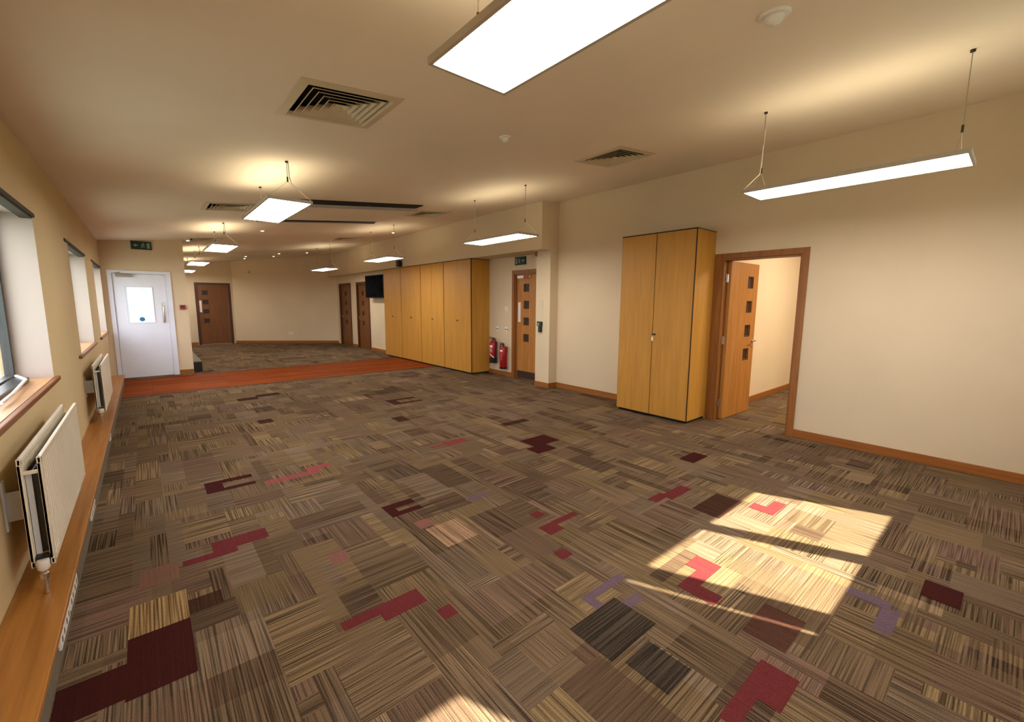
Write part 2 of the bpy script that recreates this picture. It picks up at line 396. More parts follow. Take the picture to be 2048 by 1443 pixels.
P = [(2.47, 18.46), (XQ + 0.02, 16.28), (XQ + 0.12, 16.42), (2.57, 18.60)]
lo = [bm.verts.new((x, y, 0)) for x, y in P]; hi = [bm.verts.new((x, y, cz(x))) for x, y in P]
bm.faces.new(lo); bm.faces.new(hi[::-1])
for i in range(4): bm.faces.new((lo[i], lo[(i + 1) % 4], hi[(i + 1) % 4], hi[i]))
struct('wall_angled', mb, M['wall'], 'plain cream angled wall at the far end of the room', 'wall')
mb = MB(); xx = (XR, XR + 0.14)
mb.slope(*xx, YR - 0.15, 1.64, 0).slope(*xx, 2.53, YB + 0.2, 0).slope(*xx, 1.64, 2.53, 2.085)
struct('wall_right', mb, M['wall'], 'long cream right wall with an open doorway', 'wall')
mb = MB(); xx = (XN, XN + 0.14)
mb.slope(*xx, YB + 0.2, 5.80, 0).slope(*xx, 6.63, 11.72, 0).slope(*xx, 5.80, 6.63, 2.095)
struct('wall_recess', mb, M['wall'], 'cream recessed wall behind the fire extinguishers', 'wall')
mb = MB(); xx = (XQ, XQ + 0.15); mb.slope(*xx, 11.72, 13.36, 0).slope(*xx, 14.33, 14.96, 0).slope(*xx, 15.97, 16.5, 0).slope(*xx, 13.36, 14.33, 2.10).slope(*xx, 14.96, 15.97, 2.10)
struct('wall_right_far', mb, M['wall'], 'cream right wall of the rear area with two dark oak doors', 'wall')
mb = MB(); mb.slope(XB, XN + 0.02, YB, 16.45, 2.42)
struct('wall_bulkhead', mb, M['wall'], 'cream bulkhead running above the tall cupboards', 'bulkhead')
struct('wall_pilaster', B(XP, XN + 0.02, YB, 5.73, 0, 2.42), M['wall'], 'cream pilaster beside the recessed oak door', 'pilaster')
# wall behind the viewer: two windows whose panes let the sun in
RZ0, RZ1 = 1.52, 2.44
mb = MB(); yy = (YR - 0.15, YR)
mb.box(XW - 0.26, XR + 0.14, *yy, 0, RZ0 - 0.13)
mb.slope(XW, 0.86, *yy, RZ0 - 0.13).slope(1.78, 2.69, *yy, RZ0 - 0.13).slope(4.68, XR, *yy, RZ0 - 0.13).slope(0.86, 1.78, *yy, RZ1 + 0.17).slope(2.69, 4.68, *yy, RZ1 + 0.17)
struct('wall_front', mb, M['wall'], 'cream wall behind the viewer with high windows', 'wall')
# next room through the open doorway
struct('wall_next_room', MB().box(XR + 0.14, 10.6, 2.64, 2.76, 0, 2.9).box(10.5, 10.6, -0.4, 2.64, 0, 2.9).box(XR + 0.14, 10.6, -0.5, -0.4, 0, 2.9), M['wall'], 'cream walls of the small room seen through the open doorway', 'wall')
struct('ceiling', B(XR + 0.14, 10.6, -0.5, 2.76, 2.9, 3.0), M['ceiling'], 'flat ceiling of the small room through the open doorway', 'ceiling')

# baseboards
BH, BT = 0.092, 0.016
def skirt(name, x0, x1, y0, y1, label): struct(name, B(x0, x1, y0, y1, 0, BH, bev=0.004), M['skirting'], label, 'baseboard')
skirt('baseboard_right', XR - BT, XR, YR, 1.593, 'oak baseboard along the right wall nearer than the open doorway')
skirt('baseboard_right', XR - BT, XR, 3.70, YB, 'oak baseboard on the right wall beyond the double cupboard')
skirt('baseboard_pilaster', XP - BT, XP, YB - BT, 5.73, 'oak baseboard wrapping the face of the pilaster')
skirt('baseboard_pilaster', XP, XR, YB - BT, YB, 'short oak baseboard on the end of the pilaster')
skirt('baseboard_recess', XN - BT, XN, 6.69, 7.44, 'oak baseboard below the fire extinguishers')
skirt('baseboard_back', 0.465, 0.70, YD - BT, YD, 'short oak baseboard below the red call point')
skirt('baseboard_far_right', XQ - BT, XQ, 11.74, 13.30, 'oak baseboard below the wall television')
skirt('baseboard_far_right', XQ - BT, XQ, 14.40, 14.90, 'oak baseboard between the two dark oak doors')
skirt('baseboard_far', 0.72, 1.35, 18.45 - BT, 18.45, 'oak baseboard left of the far dark oak door')
skirt('baseboard_next_room', XR + 0.16, 10.5, 2.64 - BT, 2.64, 'oak baseboard of the small room through the doorway')
mb = MB(); mb.box(0, 3.64, -BT, 0, 0, BH)
o = struct('baseboard_angled', mb, M['skirting'], 'oak baseboard at the foot of the angled far wall', 'baseboard')
o.location = (2.47, 18.455, 0); o.rotation_euler.z = math.atan2(16.28 - 18.46, XQ + 0.02 - 2.47)

# ------------------------------------------------------------ windows in the left wall
def left_window(n, y0, y1, label, open_stay=False):
    w = empty('window_%d' % n, (XW, (y0 + y1) / 2, WZ0), label=label, cat='window', kind='structure')
    L = (y1 - y0) / 2; H = WZ1 - WZ0
    # plastered reveal lining
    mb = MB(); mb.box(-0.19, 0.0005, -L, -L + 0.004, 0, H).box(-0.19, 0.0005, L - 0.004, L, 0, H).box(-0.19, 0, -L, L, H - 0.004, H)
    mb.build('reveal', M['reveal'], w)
    sl = B(-0.20, 0.0, -L, L, 0.0, 0.012).build('sill', M['sill'], w)
    B(0.0005, 0.028, -L - 0.27, L + 0.07, -0.022, 0.010, bev=0.006).build('sill_nosing', M['nosing'], w)
    mb = MB(); mb.box(-0.235, -0.19, -L, L, 0, 0.05).box(-0.235, -0.19, -L, L, H - 0.05, H)
    for c in (-L + 0.025, 0, L - 0.025): mb.box(-0.235, -0.19, c - 0.025, c + 0.025, 0.05, H - 0.05)
    mb.build('window_frame', M['grey'], w)
    B(-0.216, -0.210, -L + 0.05, L - 0.05, 0.05, H - 0.05).build('pane', M['pane'], w)
    mb = MB(); mb.box(-0.062, -0.0005, -L + 0.005, L - 0.005, H - 0.034, H - 0.004, bev=0.003).box(0.0005, 0.010, -L - 0.27, L + 0.03, H - 0.022, H + 0.006, bev=0.003)
    mb.build('blind_headrail', M['charcoal'], w)
    if open_stay:
        h = MB().box(-0.175, -0.10, -0.35, L - 0.18, 0.012, 0.045, bev=0.004).build('window_stay', M['black'], w)
        MB().tube([(-0.165, L - 0.15, 0.055), (-0.09, L - 0.36, 0.05), (-0.06, L - 0.95, 0.045), (-0.06, -0.25, 0.04)], 0.009).build('stay_arm', M['plastic'], h, smooth=True)
    return w
left_window(1, *WINS[0], 'nearest window in the left wall, with white stay lying on its sill', True)
left_window(2, *WINS[1], 'middle window in the left wall above the farther radiator')
left_window(3, *WINS[2], 'farthest left wall window, right beside the white door')
def rear_window(n, x0, x1, panes, label):
    w = empty('window_%d' % n, ((x0 + x1) / 2, YR, RZ0), label=label, cat='window', kind='structure')
    c = (x0 + x1) / 2; H = RZ1 + 0.17 - RZ0; mb = MB(); e = x0
    mb.box(x0 - c, x1 - c, -0.078, -0.066, H - 0.17, H).box(x0 - c, x1 - c, -0.078, -0.066, -0.13, 0)
    for a_, b_ in panes: mb.box(e - c, a_ - c, -0.078, -0.066, 0, H - 0.17); e = b_
    mb.box(e - c, x1 - c, -0.078, -0.066, 0, H - 0.17)
    mb.build('window_frame', M['grey'], w)
    for a_, b_ in panes: B(a_ - c, b_ - c, -0.074, -0.070, 0.001, H - 0.17).build('pane', M['pane'], w)
rear_window(4, 2.69, 4.68, [(2.815, 2.835), (3.03, 3.67), (3.80, 4.575)], 'high wide window behind the viewer')
rear_window(5, 0.86, 1.78, [(0.90, 1.72)], 'high narrow window behind the viewer')

# ------------------------------------------------------------ doors
def leaf_with_panes(w, h, holes, t=0.044):
    """door leaf in local X (width) and Z, front face y=0, going back to y=t; holes = (x0,x1,z0,z1) in one column"""
    mb = MB(); hx0, hx1 = holes[0][0], holes[0][1]
    mb.box(0, hx0, 0, t, 0, h).box(hx1, w, 0, t, 0, h); z = 0
    for a_, b_, c_, d_ in sorted(holes, key=lambda q: q[2]): mb.box(hx0, hx1, 0, t, z, c_); z = d_
    mb.box(hx0, hx1, 0, t, z, h)
    return mb
def beads(holes, t=0.044):
    mb = MB()
    for a_, b_, c_, d_ in holes:
        e = 0.012
        for yy_ in ((-0.004, 0.002), (t - 0.002, t + 0.004)):
            mb.box(a_ - e, b_ + e, *yy_, c_ - e, c_).box(a_ - e, b_ + e, *yy_, d_, d_ + e).box(a_ - e, a_, *yy_, c_, d_).box(b_, b_ + e, *yy_, c_, d_)
    return mb
def square_panes(holes, t=0.044):
    mb = MB()
    for a_, b_, c_, d_ in holes: mb.box(a_, b_, t * 0.35, t * 0.65, c_, d_)
    return mb
def wood_door(n, loc, rotz, W, H, label, side=1, far=False, handle=True, opened=0.0, depth=0.10, hx=None, kick=False):
    """frame front is the plane y=0 of the root; X runs along the wall; opening spans 0..W"""
    D = empty('door_%d' % n, loc, (0, 0, rotz), label=label, cat='door', kind='structure')
    fm, dm = (M['frame_far'], M['door_far']) if far else (M['frame'], M['door'])
    A = 0.055
    mb = MB()
    for a_, b_ in ((-A, 0.012), (W - 0.012, W + A)): mb.box(a_, b_, -0.018, 0.0, 0, H + A)
    mb.box(0.012, W - 0.012, -0.018, 0, H - 0.012, H + A)
    mb.box(0, 0.03, 0, 0.14, 0, H).box(W - 0.03, W, 0, 0.14, 0, H).box(0.03, W - 0.03, 0, 0.14, H - 0.03, H)
    mb.build('door_frame', fm, D)
    lw, lh = W - 0.066, H - 0.04
    s = 0.135; hx0 = (lw - 0.15 - s) if side > 0 else 0.15
    holes = [(hx0, hx0 + s, z, z + s) for z in (0.755, 1.08, 1.405, 1.73)]
    return D, dm, lw, lh, holes
def finish_leaf(D, dm, lw, lh, holes, loc, rot, side, kick=False, plate=False, lever=True, closer=False):
    lf = leaf_with_panes(lw, lh, holes).build('door_leaf', dm, D, loc); lf.rotation_euler.z = rot
    for q in holes: beads([q]).build('glazing_bead', M['edge'], lf); square_panes([q]).build('vision_pane', M['darkpane'], lf)
    ex = lw - 0.05 if side > 0 else 0.05; dr = -1 if side > 0 else 1
    if lever:
        for sg, off in ((-1, -0.0), (1, 0.044)):
            mb = MB(); mb.lathe([(0.024, 0), (0.024, 0.006 * sg), (0.009, 0.008 * sg), (0.009, 0.045 * sg)], 16, (ex, off, 1.0), 'y')
            mb.tube([(ex, off + 0.045 * sg, 1.0), (ex + dr * 0.11, off + 0.045 * sg, 1.0)], 0.009)
            mb.lathe([(0.020, 0), (0.020, 0.006 * sg)], 16, (ex, off, 0.93), 'y')
            mb.build('door_handle', M['steel'], lf, smooth=True)
    if plate:
        B(ex - 0.033, ex + 0.033, -0.004, 0, 1.12, 1.52).build('push_plate', M['label'], lf)
    if kick: B(0.02, lw - 0.02, -0.003, 0, 0.01, 0.16).build('kick_plate', M['edge'], lf)
    if closer:
        c = B(0.30, 0.62, -0.06, 0, lh - 0.10, lh - 0.03, bev=0.006).build('door_closer', M['plastic'], lf)
        MB().tube([(0.34, -0.045, lh - 0.02), (0.62, -0.09, lh - 0.012), (0.78, -0.02, lh + 0.0)], 0.008).build('closer_arm', M['steel'], c)
    return lf
# open oak door in the right wall: local X = -world Y, local Y = +world X
D, dm, lw, lh, holes = wood_door(1, (XR, 2.53, 0), -PI / 2, 0.89, 2.085, 'oak door standing open beside the near double cupboard')
# hinged at the far jamb, swung 90 degrees into the next room
lf = finish_leaf(D, dm, lw, lh, [(a_ - 0.02, b_ - 0.02, c_, d_) for a_, b_, c_, d_ in holes], (0.080, 0.10, 0.008), PI / 2 - 0.02, 1)
MB().box(-0.089, -0.055, -0.012, 0.0, 0, 2.14).build('frame_packer', M['frame'], D)
for z in (0.22, 1.05, 1.84): MB().lathe([(0.008, z - 0.05), (0.008, z + 0.05)], 10, (0.046, 0.092, 0)).box(0.034, 0.046, 0.05, 0.10, z - 0.05, z + 0.05).build('hinge', M['steel'], D)
# closed oak door in the recess
D, dm, lw, lh, holes = wood_door(2, (XN, 6.63, 0), -PI / 2, 0.83, 2.095, 'oak door in the recess beside the fire extinguishers')
holes2 = [(0.215, 0.215 + 0.13, z, z + 0.13) for z in (0.755, 1.08, 1.405, 1.735)]
lf = leaf_with_panes(lw, lh, holes2).build('door_leaf', M['door'], D, (0.033, 0.045, 0.008))
for q in holes2: beads([q]).build('glazing_bead', M['edge'], lf); square_panes([q]).build('vision_pane', M['darkpane'], lf)
B(0.04, 0.115, -0.004, 0, 1.13, 1.52).build('push_plate', M['label'], lf)
B(0.02, lw - 0.02, -0.003, 0, 0.005, 0.15).build('kick_plate', M['edge'], lf)
c = B(0.05, 0.38, -0.045, 0, lh - 0.075, lh - 0.02, bev=0.006).build('door_closer', M['plastic'], lf)
B(0.24, 0.385, -0.047, -0.040, lh - 0.073, lh - 0.022).build('closer_end_cap', M['maroon'], c)
# far doors
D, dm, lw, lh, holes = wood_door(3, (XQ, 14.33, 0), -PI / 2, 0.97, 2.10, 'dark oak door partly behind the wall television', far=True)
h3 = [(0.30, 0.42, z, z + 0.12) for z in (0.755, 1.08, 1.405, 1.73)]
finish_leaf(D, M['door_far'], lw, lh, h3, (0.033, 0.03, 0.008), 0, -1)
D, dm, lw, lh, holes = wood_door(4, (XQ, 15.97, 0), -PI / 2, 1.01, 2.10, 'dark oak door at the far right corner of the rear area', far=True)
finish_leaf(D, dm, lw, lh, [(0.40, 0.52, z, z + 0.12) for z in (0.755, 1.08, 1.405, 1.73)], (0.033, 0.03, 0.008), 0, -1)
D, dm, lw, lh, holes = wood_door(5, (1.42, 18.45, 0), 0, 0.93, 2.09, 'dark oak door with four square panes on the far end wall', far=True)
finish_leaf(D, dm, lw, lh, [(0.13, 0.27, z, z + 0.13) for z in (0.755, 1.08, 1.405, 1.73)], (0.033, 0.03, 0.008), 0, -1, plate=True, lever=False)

# white door
D = empty('door_6', (0, YD, 0), label='white painted door with square frosted pane and closer', cat='door', kind='structure')
mb = MB(); mb.box(-0.488, -0.425, -0.02, 0.12, 0, 2.085).box(0.39, 0.456, -0.02, 0.12, 0, 2.085).box(-0.425, 0.39, -0.02, 0.12, 2.03, 2.085)
mb.box(0.37, 0.39, 0.0, 0.12, 0, 2.03).box(-0.425, -0.395, 0.057, 0.12, 0, 2.03).box(0.34, 0.37, 0.057, 0.12, 0, 2.03).box(-0.395, 0.34, 0.057, 0.12, 2.0, 2.03).box(-0.395, 0.34, 0.057, 0.12, 0, 0.02)
mb.build('door_frame', M['white'], D)
mb = MB(); gx0, gx1, gz0, gz1 = -0.245, 0.15, 1.085, 1.775
mb.box(-0.42, gx0, 0.012, 0.056, 0.006, 2.024).box(gx1, 0.366, 0.012, 0.056, 0.006, 2.024).box(gx0, gx1, 0.012, 0.056, 0.006, gz0).box(gx0, gx1, 0.012, 0.056, gz1, 2.024)
lf = mb.build('door_leaf', M['white'], D)
mb = MB(); e = 0.018
e = 0.008
mb.box(gx0 - e, gx1 + e, 0.004, 0.012, gz0 - e, gz0).box(gx0 - e, gx1 + e, 0.004, 0.012, gz1, gz1 + e).box(gx0 - e, gx0, 0.004, 0.012, gz0, gz1).box(gx1, gx1 + e, 0.004, 0.012, gz0, gz1)
mb.build('glazing_bead', M['rad_inner'], lf)
gp = B(gx0, gx1, 0.026, 0.036, gz0, gz1).build('frosted_pane', M['frost'], lf)
MB().lathe([(0.042, 0.0225), (0.042, 0.0255)], 28, (-0.044, 0, 1.15), 'y').build('round_sticker', M['blue'], lf)
mb = MB(); mb.tube([(0.30, 0.012, 1.11), (0.30, -0.045, 1.11), (0.30, -0.052, 1.14), (0.30, -0.052, 1.41), (0.30, -0.045, 1.44), (0.30, 0.012, 1.44)], 0.011)
mb.box(0.275, 0.325, 0.006, 0.012, 1.07, 1.48)
mb.build('pull_handle', M['steel'], lf, smooth=True)
c = B(-0.37, -0.13, -0.045, 0.012, 1.965, 2.015, bev=0.006).build('door_closer', M['wire'], lf)
MB().tube([(-0.25, -0.03, 2.018), (-0.38, -0.10, 2.030), (-0.30, -0.012, 2.05)], 0.008).build('closer_arm', M['steel'], c)

# ------------------------------------------------------------ pipe boxing below the windows and its sockets
t = empty('pipe_boxing', (XW, 4.85, 0), label='long low timber-topped boxing along the foot of the left wall', cat='boxing')
o = MB()
for a_, b_ in ((YR + 0.002, 2.972), (2.975, 6.62), (6.623, 10.505)): o.box(0.001, 0.194, a_ - 4.85, b_ - 4.85, 0.146, 0.172, bev=0.003)
o.build('top_board', M['ledge'], t)
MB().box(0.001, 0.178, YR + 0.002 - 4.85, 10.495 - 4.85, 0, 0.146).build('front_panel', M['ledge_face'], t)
def gang_socket(yc, n, label):
    s = empty('wall_socket', (XW + 0.178, yc, 0.105), label=label, cat='socket', group='white sockets on the face of the low boxing')
    w = 0.135 * n / 2
    B(0, 0.010, -w, w, -0.038, 0.038, bev=0.002).build('faceplate', M['plastic'], s)
    for k in range(n):
        c = -w + 0.0675 + 0.135 * k
        for d in (-0.03, 0.03):
            B(0.0095, 0.0108, c + d - 0.010, c + d + 0.010, -0.022, 0.004).build('outlet_slot', M['socket_hole'], s)
            B(0.010, 0.014, c + d - 0.007, c + d + 0.007, 0.012, 0.028).build('rocker_switch', M['label'], s)
gang_socket(2.58, 2, 'nearest white double socket on the low timber boxing')
gang_socket(2.88, 2, 'white double socket on the boxing just below the radiator near end')
gang_socket(3.98, 2, 'white double socket on the boxing under far end of the nearer radiator')
gang_socket(6.05, 1, 'small white socket on the boxing short of the farther radiator')
# dark box end of a second boxing past the white door wall
t = empty('pipe_boxing', (0.712, 11.42, 0), label='low boxing with dark end just behind the white door wall', cat='boxing')
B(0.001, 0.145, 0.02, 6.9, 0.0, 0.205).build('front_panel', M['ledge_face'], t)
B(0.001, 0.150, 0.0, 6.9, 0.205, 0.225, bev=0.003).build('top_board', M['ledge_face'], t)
B(0.0, 0.15, -0.01, 0.012, 0.0, 0.205, bev=0.002).build('end_panel', M['black'], t)

# ------------------------------------------------------------ radiators
def radiator(y0, label):
    r = empty('radiator', (XW, y0, 0.30), label=label, cat='radiator', group='radiators under the left windows')
    L, H = 1.36, 0.515
    def panel(x, fl):
        mb = MB(); n = 34; p = L / n; out = []
        for i in range(n):
            for f, d in ((0.0, 0.0), (0.30, 0.0), (0.42, 0.006), (0.88, 0.006)): out.append((i * p + f * p, d))
        out.append((L, 0.0))
        front = [(x + 0.008 + d, y) if fl > 0 else (x + 0.008 + d, y) for y, d in out]
        pts = [(x, 0)] + [(fx, fy) for fx, fy in front] + [(x, L)]
        mb.prism([(a_, b_) for a_, b_ in pts], 0.03, H - 0.03, 'z')
        mb.box(x - 0.001, x + 0.014, 0, L, 0, 0.03, bev=0.004).box(x - 0.001, x + 0.014, 0, L, H - 0.03, H, bev=0.004)
        mb.box(x - 0.001, x + 0.014, 0, 0.014, 0, H).box(x - 0.001, x + 0.014, L - 0.014, L, 0, H)
        return mb
    panel(0.078, 1).build('back_panel', M['radiator'], r)
    panel(0.140, 1).build('front_panel', M['radiator'], r)
    mb = MB()
    for i in range(40): mb.box(0.094, 0.137, 0.05 + i * (L - 0.1) / 39 - 0.001, 0.05 + i * (L - 0.1) / 39 + 0.001, 0.05, H - 0.07)
    mb.box(0.112, 0.118, 0.05, L - 0.05, 0.05, H - 0.07)
    mb.build('convector_fins', M['grey'], r)  # fins coloured dark to give the shade between the panels
    B(0.094, 0.113, 0.03, 0.036, 0.05, H - 0.08).build('side_shield', M['rad_inner'], r)
    for a_, b_ in ((0.004, 0.016), (L - 0.016, L - 0.004)): B(0.090, 0.142, a_, b_, H - 0.075, H - 0.060).build('spacer_bar', M['radiator'], r)
    for yb in (0.12, L - 0.12):
        mb = MB(); mb.box(0.001, 0.010, yb - 0.02, yb + 0.02, 0.16, H - 0.12).box(0.010, 0.078, yb - 0.003, yb + 0.003, 0.20, 0.34)
        mb.build('wall_bracket', M['rad_inner'], r)
    mb = MB(); mb.lathe([(0.010, -0.125), (0.010, -0.06), (0.015, -0.055), (0.015, -0.03), (0.010, -0.025), (0.010, 0.02)], 14, (0.116, -0.012, 0))
    v = mb.build('valve_body', M['steel'], r, smooth=True)
    MB().lathe([(0.0, 0.006), (0.020, 0.006), (0.022, 0.0), (0.022, -0.035), (0.014, -0.045), (0.0, -0.045)][::-1], 16, (0.116, -0.012, 0.03)).build('valve_cap', M['plastic'], v, smooth=True)
    MB().box(0.092, 0.140, -0.004, 0.03, 0.0, 0.05, bev=0.003).build('end_connector', M['black'], r)
    MB().lathe([(0.009, -0.125), (0.009, 0.02)], 12, (0.116, L + 0.012, 0)).build('tail_pipe', M['steel'], r, smooth=True)
    return r
radiator(2.80, 'cream double panel radiator below the nearest window')
radiator(6.45, 'cream double panel radiator below the middle window')

# ------------------------------------------------------------ cupboards
def cupboard(loc, W, Dp, H, label, group=None, key=False, knob_at=0.0, seam=False):
    """front plane at x=0 facing -X, width along Y (0..W), raised on a plinth"""
    c = empty('cupboard', loc, label=label, cat='cupboard', group=group)
    z0 = 0.035
    mb = MB(); mb.box(0.024, Dp, 0, 0.018, z0, H).box(0.024, Dp, W - 0.018, W, z0, H).box(0.024, Dp, 0.018, W - 0.018, z0, z0 + 0.018).box(0.024, Dp, 0.018, W - 0.018, H - 0.018, H - 0.001).box(Dp - 0.01, Dp, 0.018, W - 0.018, z0, H)
    mb.build('carcass', M['cabinet'], c)
    mb = MB(); mb.box(0.004, Dp, -0.001, W + 0.001, H - 0.001, H + 0.010).box(0.010, 0.024, 0.0, W, z0, H)
    mb.build('edge_trim', M['edge'], c)
    B(0.05, Dp, 0.02, W - 0.02, 0, z0).build('plinth', M['dark'], c)
    g = 0.009 if key else 0.011; gc = 0.005 if key else (0.004 if seam else 0.001)
    for k, (a_, b_) in enumerate(((g, W / 2 - gc), (W / 2 + gc, W - g))):
        d = B(0.0, 0.017, a_, b_, z0 + 0.004, H - 0.006, bev=0.0015).build('cupboard_door', M['cabinet'], c)
        if k == 0:
            yk = W / 2 - 0.035 + knob_at
            MB().lathe([(0.013, 0.0), (0.013, -0.006), (0.007, -0.009), (0.007, -0.020), (0.012, -0.022), (0.012, -0.030)], 16, (0, yk, 1.13 if not key else 1.115), 'x').build('lock_knob', M['edge'], d, smooth=True)
            if key:
                MB().box(-0.032, -0.022, yk - 0.028, yk + 0.028, 1.107, 1.123, bev=0.003).build('key_bow', M['black'], d)
                MB().tube([(-0.03, yk + 0.012, 1.108), (-0.032, yk + 0.012, 1.085)], 0.002).box(-0.036, -0.030, yk - 0.001, yk + 0.025, 1.03, 1.085, bev=0.002).build('key_tag', M['label'], d)
    return c
cupboard((5.1085, 2.624, 0), 1.062, XR - 5.1085 - 0.001, 2.412, 'tall double cupboard with key in its lock beside open doorway', key=True)
CB = [7.445, 8.515, 9.585, 10.65, 11.715]
for i, t_ in enumerate(('nearest tall cupboard of the fitted run, end panel facing the extinguishers', 'second tall cupboard from the extinguishers in the fitted run',
                        'third tall cupboard from the extinguishers in the fitted run', 'farthest tall cupboard of the fitted run, next to the television')):
    cupboard((5.1854, CB[i] + 0.001, 0), CB[i + 1] - CB[i] - 0.002, XN - 5.1854 - 0.001 if i < 3 else XN - 5.1854 - 0.001, 2.408, t_, 'tall cupboards fitted below the bulkhead', seam=(i == 1))

# ------------------------------------------------------------ pendant lights
LZ = 2.42
def pendant(x, yc, label):
    L, W, Hh = 1.31, 0.380, 0.028
    zc = cz(x) - LZ
    p = empty('pendant_light', (x, yc, LZ), label=label, cat='light', group='rectangular pendant lights hung in two rows')
    f = 0.015; mb = MB(); hw, hl = W / 2, L / 2
    mb.box(-hw, -hw + f, -hl, hl, 0, Hh).box(hw - f, hw, -hl, hl, 0, Hh).box(-hw + f, hw - f, -hl, -hl + f, 0, Hh).box(-hw + f, hw - f, hl - f, hl, 0, Hh)
    mb.box(-hw + f, hw - f, -hl + f, -hl + 0.06, Hh - 0.006, Hh).box(-hw + f, hw - f, hl - 0.06, hl - f, Hh - 0.006, Hh)
    mb.build('housing', M['housing'], p)
    B(-hw + f, hw - f, -hl + f, hl - f, 0.004, 0.012).build('diffuser', M['diffuser'], p)
    B(-hw + f, hw - f, -hl + 0.06, hl - 0.06, Hh - 0.010, Hh - 0.004).build('uplight_panel', M['uplight'], p)
    for s in (-1, 1):
        y = s * 0.585
        dz = SC * 0
        MB().lathe([(0.013, zc - 0.014), (0.013, zc + 0.0)], 12, (0, y, 0)).build('ceiling_fixing', M['edge'], p)
        zg = zc - 0.46 if x > 2 else zc - 0.16
        mb = MB(); mb.tube([(0, y, zc - 0.01), (0, y, zg + 0.02)], 0.0028, 6)
        for q in (-1, 1): mb.tube([(0, y, zg - 0.02), (q * (hw - 0.01), y, Hh)], 0.0011, 6)
        mb.build('suspension_wire', M['wire'], p)
        MB().lathe([(0.007, zg - 0.022), (0.007, zg + 0.022)], 10, (0, y, 0)).build('wire_gripper', M['edge'], p)
    # white flex from the ceiling down to the housing corner
    lead = label.startswith('long pendant')
    y = 0.585 if lead else -0.585
    sx = -1 if lead else 1
    e = (sx * (hw - 0.012), (hl - 0.01) if lead else -hl + 0.01, Hh)
    MB().tube([(0.012, y, zc - 0.004), (0.016, y, zc - 0.12), (0.016 * sx, y, zg + 0.03), (e[0] * 0.16, y, zg - 0.03), e], 0.0042 if lead or x < 2 else 0.0022, 8).build('power_cable', M['cable'], p, smooth=True)
    return p
rows = [(1.10, [(0.93, 'large pendant light nearest the viewer, cut by the top edge'), (5.08, 'left row pendant light between the first ceiling vent and the white door'),
                (9.20, 'third pendant of the left row, seen above the timber floor strip'), (13.32, 'left row pendant light beyond the white door wall'),
                (16.9, 'farthest pendant light of the left row, half hidden by the white door wall')]),
        (4.03, [(0.96, 'long pendant light above the right wall, near the open doorway'), (5.08, 'right row pendant light in front of the bulkhead end'),
                (9.10, 'right row pendant light hanging above the television end of the cupboards'), (13.1, 'farthest pendant light of the right row, before the far wall')])]
for x, lst in rows:
    for yc, lb in lst: pendant(x, yc, lb)

# ------------------------------------------------------------ ceiling vents
def vent(x, y, label):
    v = empty('ceiling_vent', (x, y, cz(x)), (0, TILT, 0), label=label, cat='vent', group='square ceiling air vents')
    R0 = 0.315; mb = MB()
    def ring(mb, ro, zo, ri, zi, th=0.0025, back=False):
        P = []
        for r, z in ((ro, zo), (ri, zi)):
            P.append([mb.bm.verts.new(p) for p in ((-r, -r, z), (r, -r, z), (r, r, z), (-r, r, z))])
        Q = []
        for r, z in ((ro, zo + th), (ri, zi + th)):
            Q.append([mb.bm.verts.new(p) for p in ((-r, -r, z), (r, -r, z), (r, r, z), (-r, r, z))])
        for k in range(4):
            j = (k + 1) % 4
            mb.bm.faces.new((P[0][k], P[0][j], P[1][j], P[1][k])); fq = mb.bm.faces.new((Q[0][k], Q[1][k], Q[1][j], Q[0][j]))
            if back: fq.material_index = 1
            mb.bm.faces.new((P[0][k], Q[0][k], Q[0][j], P[0][j])); mb.bm.faces.new((P[1][k], P[1][j], Q[1][j], Q[1][k]))
    ring(mb, R0, -0.004, 0.262, -0.012, 0.004); ring(mb, 0.262, -0.012, 0.250, 0.012, 0.002)
    mb.build('vent_frame', M['vent'], v)
    mb = MB()
    for k in range(5):
        ro = 0.222 - k * 0.044
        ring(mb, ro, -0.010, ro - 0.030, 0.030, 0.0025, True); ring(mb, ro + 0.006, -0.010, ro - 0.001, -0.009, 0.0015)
    mb.box(-0.022, 0.022, -0.022, 0.022, 0.004, 0.010)
    lv = mb.build('louvres', M['vent'], v); lv.data.materials.append(M['dark'])  # dark slot paints shade onto the upper louvre faces
    mb = MB(); mb.box(-0.258, 0.258, -0.258, 0.258, 0.075, 0.080)
    for a_ in ((-0.258, -0.254, -0.258, 0.258), (0.254, 0.258, -0.258, 0.258), (-0.254, 0.254, -0.258, -0.254), (-0.254, 0.254, 0.254, 0.258)): mb.box(*a_, 0.014, 0.075)
    mb.build('duct_box', M['dark'], v)
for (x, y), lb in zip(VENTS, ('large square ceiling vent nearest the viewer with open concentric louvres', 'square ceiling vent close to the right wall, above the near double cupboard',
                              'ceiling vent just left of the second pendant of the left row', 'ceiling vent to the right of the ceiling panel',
                              'left ceiling vent before the white door wall corner', 'farthest right ceiling vent, above the tall cupboards')): vent(x, y, lb)

